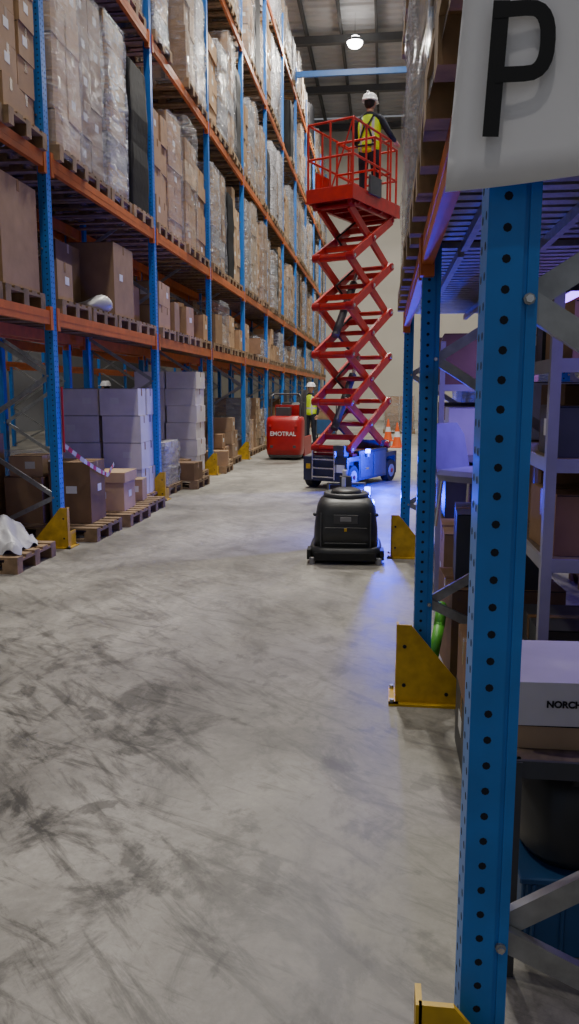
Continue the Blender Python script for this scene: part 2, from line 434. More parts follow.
def load(kind, h, seed):
    r = random.Random(seed); b = MB(); pallet(b)
    z = .145; H2 = h
    if kind in ('brown', 'brownfilm', 'mixed', 'white', 'whitefilm'):
        nx, ny = r.choice([(2, 2), (3, 2), (2, 1), (2, 2)])
        lh = r.uniform(.22, .40)
        n = max(1, round((H2-z)/lh)); lh = (H2-z)/n
        kk = 'white_cb' if kind.startswith('white') else r.choice(['cb1', 'cb2', 'cb3', 'cb1'])
        loose = kind in ('brown', 'mixed')
        for j in range(n):
            if kind == 'mixed': kk = r.choice(['cb1', 'cb2', 'cb3', 'grey', 'cb2'])
            for i in range(nx):
                for q in range(ny):
                    if loose and j == n-1 and r.random() < .45: continue
                    cw, cdp = 1.12/nx, .76/ny
                    sh = r.uniform(.92, 1) if loose else 1
                    carton(b, (-.56+cw*(i+.5)+r.uniform(-.015, .015), -.38+cdp*(q+.5)+r.uniform(-.014, .014), z), ((cw-.03)*sh, (cdp-.03)*sh, lh-.004), kk, r, r.uniform(-.03, .03) if loose else 0)
            z += lh
        if kind.endswith('film') or kind == 'mixed': shell(b, .81, 1.17, .06, h+.01, 'film' if kind != 'whitefilm' else 'filmw', r)
    elif kind == 'cloud':
        n = max(1, round(h/.35)); lh = (h-z)/n
        for j in range(n):
            for i in range(2): carton(b, (-.28+.56*i, 0, z), (.54, .74, lh-.01), r.choice(['cb3', 'cb1', 'grey']), r)
            z += lh
        shell(b, .81, 1.17, .05, h+.02, 'filmw', r, .022)
    elif kind == 'black':
        shell(b, .79, 1.14, .15, h, 'filmk', r, .004)
    elif kind == 'low':
        for i in range(r.randint(3, 5)):
            s = (r.uniform(.3, .5), r.uniform(.25, .38), r.uniform(.2, max(.22, h-.2)))
            carton(b, (-.38+.25*i*.9+r.uniform(-.03, .03), r.choice([-.19, .19]), z), s, r.choice(['cb1', 'cb2', 'cb3']), r, r.uniform(-.15, .15))
    return b.mesh('pallet_load')

LIB = {}
def getload(kind, h, i):
    key = (kind, round(h, 1), i)
    if key not in LIB: LIB[key] = load(kind, round(h, 1), len(LIB)*7+3)
    return LIB[key]

def put(kind, h, x, y, z, i=0, rz=0):
    nm = {'brown': 'carton_stack_on_pallet', 'brownfilm': 'wrapped_pallet_load', 'mixed': 'wrapped_pallet_load', 'cloud': 'wrapped_pallet_load',
          'black': 'wrapped_pallet_load', 'white': 'carton_stack_on_pallet', 'whitefilm': 'wrapped_pallet_load', 'low': 'carton_stack_on_pallet'}[kind]
    return place(getload(kind, h, i), nm, (x, y, z), rz+R.choice([0, math.pi])+R.uniform(-.03, .03))

heights = {3.76: (1.6, 2.2), 6.26: (1.5, 2.3), 9.01: (1.4, 2.3), 11.66: (1.2, 1.9)}
patt = ['brownfilm', 'brown', 'brownfilm', 'brownfilm', 'cloud', 'black', 'brown', 'brownfilm', 'mixed', 'brown', 'cloud', 'mixed', 'black', 'brown', 'cloud']
for bi in range(1, 12):
    y0 = BL[bi]
    for li, lv in enumerate(LV[1:]):
        zb = lv+.06
        for s in range(4):
            y = y0+.12+.43+s*.825
            if lv < 4 and bi == 1 and s < 2: continue
            if lv > 5 and bi < 2: continue
            lo, hi = heights[round(zb, 2)]
            if lv < 4:
                idx = (bi-1)*4+s-2
                kind = patt[idx % len(patt)]
                h = [2.1, 2.1, 2.2, 2.0, 2.1, 1.9, 1.7, 1.9, 2.1, 1.6, 1.9, 2.0, 1.8][idx % 13]
            else:
                kind = R.choice(['brownfilm', 'mixed', 'brown', 'mixed', 'cloud', 'cloud', 'mixed', 'whitefilm', 'black'])
                h = R.uniform(lo, hi)
                if R.random() < .07: continue
            put(kind, h, -3.78+R.uniform(-.04, .04), y, zb, R.randint(0, 2))
z1 = LV[0]+.06
for bi in range(3, 12):
    for s in range(4):
        y = BL[bi]+.55+s*.825
        kind = R.choice(['low', 'brown', 'cloud', 'mixed', 'brown', 'mixed'])
        put(kind, R.choice([.6, .8, 1.0]), -3.78, y, z1, R.randint(0, 1))
for bi in range(2, 8):
    for lv in LV[:3]:
        for s in range(4):
            if R.random() < .35: continue
            put(R.choice(['brown', 'mixed', 'mixed', 'low']), R.choice([.8, 1.1]), -5.08, BL[bi]+.55+s*.825, lv+.06, R.randint(0, 1))

def scene_box(name, x, y, z, d, k, rot=0, seed=0, tape=True):
    b = MB(); carton(b, (0, 0, 0), d, k, random.Random(seed), 0, tape); return b.build(name, (x, y, z), rot, bevel=.004)
def bare_pallet(x, y, z, rz=0):
    b = MB(); pallet(b); return b.build('wooden_pallet', (x, y, z), rz)

bare_pallet(-3.80, 6.95, z1); scene_box('cardboard_box', -3.80, 6.95, z1+.145, (1.12, .76, .93), 'cb1', .02, 1)
bare_pallet(-3.80, 6.1, z1); scene_box('cardboard_box', -3.80, 6.1, z1+.145, (1.1, .7, .7), 'cb2', 0, 2)
bare_pallet(-3.80, 8.15, z1); scene_box('cardboard_box', -3.60, 8.05, z1+.145, (.62, .45, .40), 'cb1', .05, 3); scene_box('cardboard_box', -4.12, 8.2, z1+.145, (.34, .5, .62), 'cb2', 0, 4)
bare_pallet(-3.80, 9.0, z1); scene_box('cardboard_box', -4.0, 9.0, z1+.145, (.75, .7, .75), 'cb2', 0, 5)
def bag(name, x, y, z, s, k='bag', seed=0, sc=(1, 1, .5)):
    r = random.Random(seed); b = MB(); b.ball((0, 0, s*sc[2]*.8), s, k, 22, 14, sc)
    b.v = [(a*(1+.18*math.sin(7*c+3*e)), c*(1+.15*math.cos(9*a+e)), max(0, e*(1+.25*math.sin(11*a+8*c)))) for a, c, e in b.v]
    b.v = [(a+r.uniform(-.008, .008), c+r.uniform(-.008, .008), max(0, e)) for a, c, e in b.v]
    return b.build(name, (x, y, z), 0, smooth=True)
bag('plastic_bag', -3.40, 9.15, z1+.145, .20, seed=3)
bare_pallet(-3.80, 9.85, z1); scene_box('cardboard_box', -3.78, 9.85, z1+.145, (1.05, .74, .86), 'cb1', 0, 6)
bare_pallet(-3.80, 10.65, z1); scene_box('cardboard_box', -3.85, 10.62, z1+.145, (.9, .6, .5), 'cb2', 0, 7)

# left ground level
bare_pallet(-3.70, 6.70, 0)
vs = []; fs = []; n = 16
for j in range(n+1):
    for i in range(n+1):
        u, v = i/n*2-1, j/n*2-1
        rr = max(abs(u), abs(v)); zz = .24*(1-rr**2.2)+.05*math.sin(u*7+v*4)*math.cos(v*6)+.03*math.sin(13*u*v+5*u)
        vs.append((u*.32+.03*math.sin(5*v), v*.33+.03*math.sin(6*u), max(.002, zz)))
for j in range(n):
    for i in range(n): fs.append((j*(n+1)+i, j*(n+1)+i+1, (j+1)*(n+1)+i+1, (j+1)*(n+1)+i))
b = MB(); b.add(vs, fs, 'bag'); b.build('crumpled_plastic_sheet', (-3.50, 6.70, .145), .1, smooth=True)
scene_box('cardboard_box', -4.10, 6.72, .145, (.40, .6, 1.25), 'cb2', 0, 8)
bare_pallet(-3.55, 8.2, 0); bare_pallet(-3.5, 9.15, 0); bare_pallet(-3.55, 10.0, 0)
scene_box('cardboard_box', -3.36, 8.35, .145, (.46, .5, .66), 'cb2', .04, 10); scene_box('cardboard_box', -3.85, 8.3, .145, (.42, .5, .5), 'cb1', 0, 11)
scene_box('cardboard_box', -3.86, 8.32, .646, (.36, .4, .22), 'cb3', .1, 15)
scene_box('cardboard_box', -4.40, 8.0, 0, (.46, .6, 1.1), 'cb1', 0, 16)
b = MB(); carton(b, (0, 0, 0), (.58, .5, .34), 'cb3', random.Random(3), 0, False); b.box((0, 0, .40), (.62, .54, .12), 'cb3'); b.box((0, -.252, .2), (.12, .004, .04), 'hole')
b.build('lidded_carton', (-3.36, 9.25, .145), .05, bevel=.006)
scene_box('cardboard_box', -3.30, 10.05, .145, (.34, .3, .28), 'cb3', .1, 13); scene_box('cardboard_box', -3.72, 10.0, .145, (.4, .5, .36), 'cb2', 0, 14)
put('white', 1.6, -3.82, 10.72, 0, 0)
put('mixed', .8, -4.72, 9.2, 0.0, 7, math.pi/2)
put('whitefilm', .85, -3.8, 11.9, 0, 1); put('low', .5, -3.55, 12.75, 0, 2)
put('white', 1.85, -3.8, 13.85, 0, 3); put('low', .5, -3.6, 14.3+.9, 0, 3); put('brown', .7, -3.8, 16.2, 0, 4); put('brown', 1.0, -3.8, 17.2, 0, 5)
for bi in range(5, 12):
    for s in range(4): put(R.choice(['brown', 'mixed', 'low', 'mixed']), R.choice([.8, 1.1, 1.4]), -3.8, BL[bi]+.55+s*.825, 0, R.randint(0, 1))
for bi in range(3, 6):
    for s in range(4):
        if R.random() < .7: put(R.choice(['brown', 'mixed', 'brown', 'brown']), R.choice([.8, 1.1]), -5.1, BL[bi]+.55+s*.825, 0, R.randint(0, 1))

b = MB(); pts = [(-3.19, 7.62, 1.02), (-3.10, 7.9, .84), (-3.09, 8.3, .70), (-3.10, 8.6, .62), (-3.13, 8.9, .72)]
for i, (p, q) in enumerate(zip(pts[:-1], pts[1:])):
    for j in range(5):
        a = Vector(p).lerp(Vector(q), j/5); c = Vector(p).lerp(Vector(q), (j+1)/5)
        b.bar(a, c, .003, .045, 'redlbl' if j % 2 else 'tapew')
b.cyl((-3.192, 7.62, .95), (-3.192, 7.62, 1.6), .012, 'redlbl', n=6)
b.build('barrier_tape')

# ------------------------------------------------------------ right rack loads
for lv in RLV:
    zb = lv+.06
    for y in (1.95, 2.72, 3.47, 4.45, 5.28, 6.1, 6.93):
        h = 1.75 if lv < 6 else R.uniform(1.7, 2.1)
        put(R.choice(['brownfilm', 'mixed', 'mixed', 'brownfilm', 'cloud']), h, .70, y, zb, R.randint(0, 2))
        if lv < 7: put('brown', h, 2.10, y, zb, 1)
for y in (1.95, 2.8, 3.6, 4.6, 5.45, 6.3): put('mixed', 1.7, 2.15, y, 0, R.randint(0, 1))
put('cloud', 2.1, 1.32, 8.6, 0, 1); put('mixed', 2.2, 2.65, 8.7, 0, 1); put('brownfilm', 1.9, 1.5, 9.7, 0, 1)

b = MB()
for y0, y1 in ((1.53, 3.85), (4.0, 7.40)):
    n = int((y1-y0)/.11)
    for i in range(n): b.b2(.18, 1.24, y0+i*.11, y0+i*.11+.07, 2.262-.03, 2.262-.003, 'galv')
    for x in (.35, .7, 1.05): b.b2(x-.015, x+.015, y0, y1, 2.19, 2.232, 'galv')
b.build('slatted_shelf_deck')
for (lx, ly, en) in ((1.08, 5.3, 26), (1.08, 2.35, 7)):
    e = empty('led_batten_lamp', (lx, ly, 2.10))
    b = MB(); b.b2(-.04, .04, -.5, .5, .02, .085, 'dgrey'); b.b2(-.03, .03, -.48, .48, 0, .02, 'uvglow'); b.build('housing', parent=e)
    ld = bpy.data.lights.new('light', 'AREA'); ld.shape = 'RECTANGLE'; ld.size = .08; ld.size_y = .9; ld.energy = en; ld.color = (.26, .18, 1)
    lo = bpy.data.objects.new('light', ld); COL.objects.link(lo); lo.parent = e; lo.location = (0, 0, -.01)

def shelf(name, x0, x1, y0, y1, zs, h, kk='shelfgrey'):
    b = MB()
    for z in zs:
        b.b2(x0, x1, y0, y1, z-.018, z, 'chip')
        b.b2(x0-.004, x1+.004, y0-.012, y0, z-.045, z+.002, kk); b.b2(x0-.012, x0, y0, y1, z-.045, z+.002, kk)
    for x in (x0, x1):
        for y in (y0, y1): b.b2(x-.018, x+.018, y-.018, y+.018, 0, h, kk)
    return b.build(name)
shelf('shelving_unit', .57, 1.16, 2.80, 3.78, (.16, .97, 1.32, 1.66), 1.95)
shelf('shelving_unit', .40, 1.16, 5.75, 7.30, (.16, .62, 1.1, 1.6), 1.9)
shelf('low_shelf', .35, 1.15, 1.98, 2.60, (.61,), .61, 'dgrey')
def sb(x, y, z, d, k, rot=0, seed=0): return scene_box('cardboard_box', x, y, z, d, k, rot, seed)
e = empty('printed_carton', (.535, 2.22, .681), .04)
b = MB(); b.box((0, 0, .06), (.36, .36, .12), 'white_cb'); b.box((.150, -.181, .06), (.05, .002, .09), 'redlbl'); b.cyl((.06, -.181, .06), (.06, -.1845, .06), .024, 'cb1', n=18)
b.build('carton', parent=e, bevel=.003)
text('NORCHY', .025, 'ink', (-.055, -.182, .060), (math.pi/2, 0, 0), e, offset=.001)
for (x, y, z, d, k, s) in ((.98, 2.2, .611, (.28, .4, .25), 'cb2', 2), (.54, 2.24, .611, (.36, .38, .068), 'cb3', 31),
                           (.85, 3.05, .161, (.4, .4, .3), 'cb2', 1), (.88, 3.52, .161, (.45, .42, .4), 'dgrey', 2),
                           (.82, 3.05, .971, (.45, .36, .22), 'cb2', 4), (.85, 3.5, .971, (.4, .42, .26), 'cb2', 5), (.82, 3.03, 1.321, (.44, .34, .18), 'dgrey', 6),
                           (.9, 3.48, 1.321, (.4, .42, .26), 'cb2', 8), (.85, 3.05, 1.661, (.45, .36, .20), 'cb1', 9), (.88, 3.5, 1.661, (.5, .42, .22), 'dgrey', 10),
                           (.75, 6.1, .621, (.6, .56, .36), 'dgrey', 12), (.75, 6.85, .621, (.6, .6, .35), 'cb2', 18), (.75, 6.1, 1.101, (.6, .56, .34), 'white_cb', 13),
                           (.75, 6.85, 1.101, (.6, .6, .36), 'dgrey', 15), (.75, 6.1, 1.601, (.66, .56, .36), 'cb2', 16), (.75, 6.85, 1.601, (.66, .6, .38), 'cb1', 17), (.75, 6.4, .161, (.6, .9, .35), 'dgrey', 27),
                           (.66, 4.50, 0, (.6, .56, .5), 'cb2', 19), (.66, 4.50, .501, (.5, .5, .4), 'dgrey', 20), (.70, 5.2, 0, (.62, .62, .68), 'cb1', 21),
                           (.44, 3.2, 0, (.20, .5, .30), 'dgrey', 22), (.44, 3.2, .301, (.20, .46, .24), 'cb2', 25), (.80, 4.5, .902, (.5, .5, .4), 'cb2', 23), (.85, 4.5, 1.303, (.4, .45, .3), 'white_cb', 24)):
    sb(x, y, z, d, k, .03*((s % 5)-2) if (x > .5 and s != 31) else 0, s)
b = MB(); b.loft([(0, .36, .38, 0, 0), (.04, .42, .44, 0, 0), (.2, .44, .46, 0, 0), (.28, .36, .38, 0, 0), (.29, .1, .1, 0, 0)], 'black', p=3); b.tube([(-.1, -.18, .24), (-.06, -.22, .3), (.06, -.22, .3), (.1, -.18, .24)], .01, 'black')
b.build('black_tool_bag', (.60, 2.28, .242), .1, smooth=True)
b = MB(); w_, d_, h_ = .52, .42, .22
for s in (-1, 1):
    b.b2(s*w_/2-.01, s*w_/2+.01, -d_/2, d_/2, 0, h_, 'bluebin'); b.b2(-w_/2, w_/2, s*d_/2-.01, s*d_/2+.01, 0, h_, 'bluebin')
b.b2(-w_/2, w_/2, -d_/2, d_/2, 0, .012, 'bluebin')
b.b2(-w_/2-.02, w_/2+.02, -d_/2-.02, d_/2+.02, h_, h_+.02, 'bluebin')
for i in range(7): b.b2(-.24+i*.08-.006, -.24+i*.08+.006, -d_/2-.022, -d_/2-.008, .02, h_, 'bluebin')
b.build('storage_crate', (.66, 2.28, 0), .04, bevel=.004)
b = MB(); b.loft([(0, .42, .42, 0, 0), (.04, .45, .45, 0, 0), (.07, .40, .40, 0, 0)], 'purple', p=4)
b.loft([(.07, .40, .06, 0, .2), (.28, .42, .05, 0, .25), (.36, .30, .04, 0, .27)], 'purple', p=4)
for x in (-.16, .16):
    for y in (-.16, .16): b.cyl((x, y, 0), (x*1.15, y*1.15, -.30), .012, 'steel', n=8)
b.build('fabric_chair', (.60, 5.2, .985), .9, smooth=False)
b = MB(); b.tube([(-.12, 0, .03), (-.1, 0, .15), (0, 0, .31), (.1, .02, .39), (.16, .05, .37)], .03, 'green'); b.build('green_hose', (.31, 4.16, 0), 1.2, smooth=True)

# ------------------------------------------------------------ sign with letter P
e = empty('hanging_banner', (.010, 1.355, 0))
vs = []; fs = []; nx, nz = 16, 12
for j in range(nz+1):
    for i in range(nx+1):
        u, v = i/nx, j/nz
        x = .080+.022*v*2+u*.52; z = 1.868+.045*u*.52/.25*.5+v*.62
        vs.append((x, .006*math.sin(u*9+v*3)+.004*math.sin(v*7), z))
for j in range(nz):
    for i in range(nx): fs.append((j*(nx+1)+i, j*(nx+1)+i+1, (j+1)*(nx+1)+i+1, (j+1)*(nx+1)+i))
b = MB(); b.add(vs, fs, 'banner'); ob = b.build('sheet', parent=e, smooth=True)
so = ob.modifiers.new('s', 'SOLIDIFY'); so.thickness = .0015
def stroke(b, pts, w, y, k):
    P = [Vector((p[0], 0, p[1])) for p in pts]; Lf = []; Rt = []
    for i, p in enumerate(P):
        d = (P[min(i+1, len(P)-1)]-P[max(i-1, 0)]).normalized(); n = Vector((-d.z, 0, d.x))
        Lf.append(p+n*w/2); Rt.append(p-n*w/2)
    vs = [(q.x, y, q.z) for q in Lf]+[(q.x, y, q.z) for q in Rt]; n = len(P)
    b.add(vs, [(i, i+1, n+i+1, n+i) for i in range(n-1)], k)
b = MB(); yk = -.0125
stroke(b, [(.147, 1.946), (.157, 2.143)], .025, yk, 'ink')
bowl = [(.146, 2.129)]
for i in range(13):
    t = math.pi/2-math.pi*i/12; c, q = math.cos(t), math.sin(t)
    bowl.append((.194+.034*abs(c)**.7, 2.080+.047*math.copysign(abs(q)**.8, q)+.003))
bowl.append((.151, 2.036))
stroke(b, bowl, .023, yk-.0008, 'ink')
b.build('letter_p', parent=e)

# ------------------------------------------------------------ scissor lift
LX, LY, LA = -.54, 13.5, -math.radians(25)
lift = empty('scissor_lift', (LX, LY, 0), LA)
b = MB(); Wd, Ln = .80, 1.9
b.b2(-.30, .30, -Ln/2+.05, Ln/2-.05, .12, .42, 'chassis')
for s in (-1, 1):
    b.b2(s*.30, s*.40, -.52, .52, .12, .60, 'chassis')
    b.b2(s*.401, s*.408, -.48, -.02, .16, .56, 'dgrey'); b.b2(s*.401, s*.408, .02, .48, .16, .56, 'dgrey')
    b.b2(s*.408, s*.416, -.30, -.18, .28, .32, 'steel')
    for yy in (-.72, .72):
        b.cyl((s*.27, yy, .19), (s*.405, yy, .19), .19, 'rubber', n=28); b.cyl((s*.40, yy, .19), (s*.412, yy, .19), .11, 'grey', n=20)
        b.cyl((s*.41, yy, .19), (s*.425, yy, .19), .035, 'redt', n=12)
b.b2(-.40, .40, -Ln/2, -Ln/2+.08, .13, .52, 'chassis'); b.b2(-.40, .40, Ln/2-.08, Ln/2, .13, .52, 'chassis')
b.b2(-.40, .40, -Ln/2+.05, Ln/2-.05, .44, .52, 'chassis')
for z in (.2, .34, .48): b.b2(-.2, .2, -Ln/2-.06, -Ln/2-.03, z-.012, z+.012, 'steel')
for x in (-.2, .2): b.b2(x-.012, x+.012, -Ln/2-.06, -Ln/2, .16, .62, 'steel')
b.b2(.22, .36, -Ln/2-.02, -Ln/2, .28, .40, 'label')
b.b2(-.34, -.26, -Ln/2-.02, -Ln/2, .32, .40, 'yellow')
b.b2(-.30, .30, .55, .80, .521, .72, 'dgrey'); b.b2(.10, .30, -.86, -.70, .521, .70, 'dgrey')
b.build('chassis', parent=lift, bevel=.008)
b = MB(); z0, z1s, nU = .64, 4.40, 5
uh = (z1s-z0)/nU; hl = .70
for i in range(nU):
    za, zb_ = z0+i*uh, z0+(i+1)*uh
    for s in (-1, 1):
        b.bar((s*.33, -hl, za), (s*.33, hl, zb_), .05, .135, 'red')
        b.bar((s*.265, hl, za), (s*.265, -hl, zb_), .05, .135, 'red')
        for (yy, zz) in ((-hl, za), (hl, za), (0, (za+zb_)/2)):
            b.cyl((s*.235, yy, zz), (s*.370, yy, zz), .065, 'redt', n=14); b.cyl((s*.365, yy, zz), (s*.38, yy, zz), .03, 'steel', n=10)
    for (yy, zz) in ((-hl, za), (hl, za), (0, (za+zb_)/2)): b.cyl((-.34, yy, zz), (.34, yy, zz), .04, 'red', n=10)
    for yy in (-hl*.55, hl*.55):
        zz = za+uh*(.5+.5*yy/hl); b.b2(-.33, .33, yy-.03, yy+.03, zz-.045, zz+.045, 'red')
    b.b2(-.34, .34, -hl-.02, -hl+.06, za-.06, za+.05, 'red')
for (yy) in (-hl, hl): b.cyl((-.37, yy, z1s), (.37, yy, z1s), .035, 'redt', n=10)
for q in (0, 2):
    b.cyl((-.08, -.5, z0+uh*(q+.4)), (-.08, .15, z0+uh*(q+1.6)), .065, 'dgrey', n=14); b.cyl((-.08, .1, z0+uh*(q+1.5)), (-.08, .35, z0+uh*(q+2.0)), .035, 'steel', n=12)
for xo in (.20, .15, -.2):
    pts = []
    for i in range(nU*2+1): pts.append((xo, (.25 if i % 2 else -.45)*(1 if xo > 0 else -1), z0+i*uh/2))
    b.tube(pts, .018, 'rubber', 6)
b.b2(-.36, .36, -.68, .54, .521, .56, 'redt')
b.build('scissor_stack', parent=lift, bevel=.004)
b = MB(); zd = 4.48
pl = .86
b.b2(-.40, .40, -pl, pl, zd, zd+.05, 'redt'); b.b2(-.41, .41, -pl-.01, -pl+.02, zd-.03, zd+.18, 'red'); b.b2(-.41, .41, pl-.02, pl+.01, zd-.02, zd+.18, 'red')
for s in (-1, 1):
    b.b2(s*.39, s*.41, -pl, pl, zd-.03, zd+.18, 'red')
    b.b2(s*.28, s*.34, -.8, .8, zd-.08, zd, 'redt')
for yy in (-.6, -.2, .2, .6): b.b2(-.39, .39, yy-.02, yy+.02, zd-.06, zd, 'redt')
tr = .019; zt = zd+1.13
def rails(x0, x1, y0, y1, posts, top, mid, rr=tr):
    for z in (top, mid):
        b.tube([(x0, y0, z), (x1, y0, z), (x1, y1, z), (x0, y1, z), (x0, y0, z)], rr, 'red')
    for p in posts: b.cyl((p[0], p[1], zd+.05), (p[0], p[1], top), rr, 'red', n=8)
rails(-.39, .39, -pl+.02, .50, [(-.39, -pl+.02), (.39, -pl+.02), (0, -pl+.02), (-.39, -.4), (.39, -.4), (-.39, .1), (.39, .1), (-.39, .50), (.39, .50)], zt, zd+.62)
rails(-.34, .34, .0, pl-.02, [(-.34, pl-.02), (.34, pl-.02), (.34, .5), (-.34, .5), (-.34, 0), (.34, 0)], zt-.06, zd+.58)
b.b2(.41, .45, -.35, .05, zd+.14, zd+.42, 'dgrey'); b.b2(-.41, -.39, -.6, -.1, zd+.18, zd+.5, 'red')
b.bar((0, -pl+.02, zd+.1), (.39, -pl+.02, zt), .02, .02, 'red')
b.build('platform', parent=lift, bevel=.003)
b = MB(); b.cyl((.445, -.3, .56), (.445, -.3, .62), .04, 'blueglow', n=14); b.cyl((.445, -.3, .50), (.445, -.3, .56), .045, 'dgrey', n=14); b.build('warning_lamp', parent=lift)
def plight(name, parent, loc, col, e, r=.05):
    ld = bpy.data.lights.new(name, 'POINT'); ld.energy = e; ld.color = col; ld.shadow_soft_size = r
    o = bpy.data.objects.new(name, ld); COL.objects.link(o); o.location = loc; o.parent = parent; return o
plight('blue_light', lift, (.85, -.50, .50), (0, .02, 1), 260)

# ------------------------------------------------------------ workers
def skinned(name, joints, edges, mat, parent, root=0, sub=2):
    me = bpy.data.meshes.new(name); me.from_pydata([j[0] for j in joints], edges, [])
    o = bpy.data.objects.new(name, me); COL.objects.link(o); me.materials.append(M[mat]); o.parent = parent
    o.modifiers.new('skin', 'SKIN'); s = o.modifiers.new('sub', 'SUBSURF'); s.levels = sub; s.render_levels = sub
    if not me.skin_vertices: me.skin_vertices.new()
    for i, j in enumerate(joints):
        r = j[1]; me.skin_vertices[0].data[i].radius = r if isinstance(r, tuple) else (r, r)
        me.skin_vertices[0].data[i].use_root = (i == root)
    for m_ in o.modifiers:
        if m_.type == 'SKIN': m_.use_smooth_shade = True
    return o
def worker(name, loc, rz, lw=(-.30, .30, 1.12), rw=(.34, .30, 1.12), le=(-.27, .06, 1.13), re=(.31, .06, 1.15), harness=True):
    e = empty(name, loc, rz)
    J = [((0, 0, .96), (.15, .11)), ((0, 0, 1.12), (.14, .105)), ((0, .0, 1.30), (.17, .115)), ((0, 0, 1.44), (.11, .085)), ((0, .01, 1.54), .055),
         ((-.19, 0, 1.42), .068), (le, .050), (lw, .036), ((.19, 0, 1.42), .068), (re, .050), (rw, .036),
         ((-.10, 0, .88), .10), ((-.11, .03, .50), .070), ((-.12, -.02, .10), .055), ((-.13, .13, .045), .045),
         ((.10, 0, .88), .10), ((.11, .03, .50), .070), ((.12, -.02, .10), .055), ((.13, .13, .045), .045)]
    E = [(0, 1), (1, 2), (2, 3), (3, 4), (3, 5), (5, 6), (6, 7), (3, 8), (8, 9), (9, 10), (0, 11), (11, 12), (12, 13), (13, 14), (0, 15), (15, 16), (16, 17), (17, 18)]
    skinned('body', J, E, 'navy', e)
    V = [((0, 0, .86), (.20, .15)), ((0, 0, .98), (.20, .15)), ((0, 0, 1.15), (.20, .145)), ((0, 0, 1.32), (.225, .155)), ((0, 0, 1.44), (.19, .12)), ((0, 0, 1.50), (.11, .085))]
    skinned('vest', V, [(i, i+1) for i in range(5)], 'vest', e)
    h = MB(); h.cyl((0, .01, 1.50), (0, .015, 1.60), .055, 'skin', n=16)
    h.ball((0, .02, 1.665), .105, 'skin', 20, 14, (.80, .95, 1.12)); h.ball((0, .075, 1.615), .055, 'skin', 12, 8, (.9, .7, .8))
    h.prism([(-.012, .115, 1.64), (.012, .115, 1.64), (0, .113, 1.69)], (0, .025, -.008), 'skin')
    for s in (-1, 1):
        h.ball((s*.085, .015, 1.66), .028, 'skin', 10, 8, (.4, .8, 1.1)); h.ball((s*.032, .105, 1.685), .013, 'white', 8, 6); h.ball((s*.032, .115, 1.685), .006, 'hair', 8, 6)
    h.b2(-.025, .025, .108, .116, 1.612, 1.62, 'redlbl')
    h.ball((0, -.005, 1.68), .107, 'hair', 18, 12, (.82, .92, 1.05)); h.build('head', parent=e, smooth=True)
    h = MB(); secs = [(1.70, .27, .31), (1.708, .245, .285), (1.75, .235, .275), (1.79, .20, .235), (1.815, .13, .15), (1.822, .03, .03)]
    h.loft([(z, w, d, 0, .005) for z, w, d in secs], 'helmet', n=24, p=2.1)
    h.loft([(1.70, .20, .12, 0, .15), (1.712, .19, .11, 0, .15)], 'helmet', n=20, p=2.2); h.b2(-.012, .012, -.11, .12, 1.80, 1.83, 'helmet')
    h.build('helmet', parent=e, smooth=True)
    if harness:
        h = MB()
        for s in (-1, 1):
            h.bar((s*.12, -.125, 1.44), (s*.03, -.158, 1.28), .006, .03, 'ink', up=(1, 0, 0)); h.bar((s*.03, -.158, 1.28), (s*.13, -.148, 1.02), .006, .03, 'ink', up=(1, 0, 0))
        h.b2(-.04, .04, -.168, -.150, 1.25, 1.31, 'dgrey'); h.b2(-.17, .17, -.152, -.138, .97, 1.0, 'ink')
        h.build('harness', parent=e)
    for s, wv, el in ((-1, lw, le), (1, rw, re)):
        wv = Vector(wv); d = (wv-Vector(el)).normalized(); side = Vector((1, 0, 0)); dn = Vector((0, 0, -1))
        if abs(d.z) > .8: dn = Vector((0, 1, 0))
        J = [(tuple(wv-d*.02), .030), (tuple(wv+d*.05), (.036, .018)), (tuple(wv+d*.09), (.036, .016))]
        skinned('hand', J, [(0, 1), (1, 2)], 'skin', e, sub=1)
        for q, ln in zip((-.030, -.010, .010, .030), (.8, 1, .95, .75)):
            b0 = wv+d*.08+side*q; k1 = b0+d*.035*ln+dn*.008; k2 = k1+dn*.03*ln+d*.006; k3 = k2+dn*.015*ln-d*.02
            skinned('finger', [(tuple(b0), .010), (tuple(k1), .009), (tuple(k2), .008), (tuple(k3), .007)], [(0, 1), (1, 2), (2, 3)], 'skin', e, sub=1)
        b0 = wv+d*.02-side*s*.03; k1 = b0+d*.03-side*s*.02+dn*.012; k2 = k1+d*.025+dn*.02
        skinned('thumb', [(tuple(b0), .012), (tuple(k1), .010), (tuple(k2), .008)], [(0, 1), (1, 2)], 'skin', e, sub=1)
    return e
worker('worker', (-.33, 13.78, zd+.05), -math.radians(20), rw=(.36, .26, 1.10), re=(.34, .04, 1.16))
down = dict(lw=(-.25, .05, .88), rw=(.25, .05, .88), le=(-.26, -.02, 1.14), re=(.26, -.02, 1.14), harness=False)
worker('worker', (-2.12, 23.0, 0), 2.6, **down)
worker('worker', (-7.0, 19.5, 0), 1.2, **down)

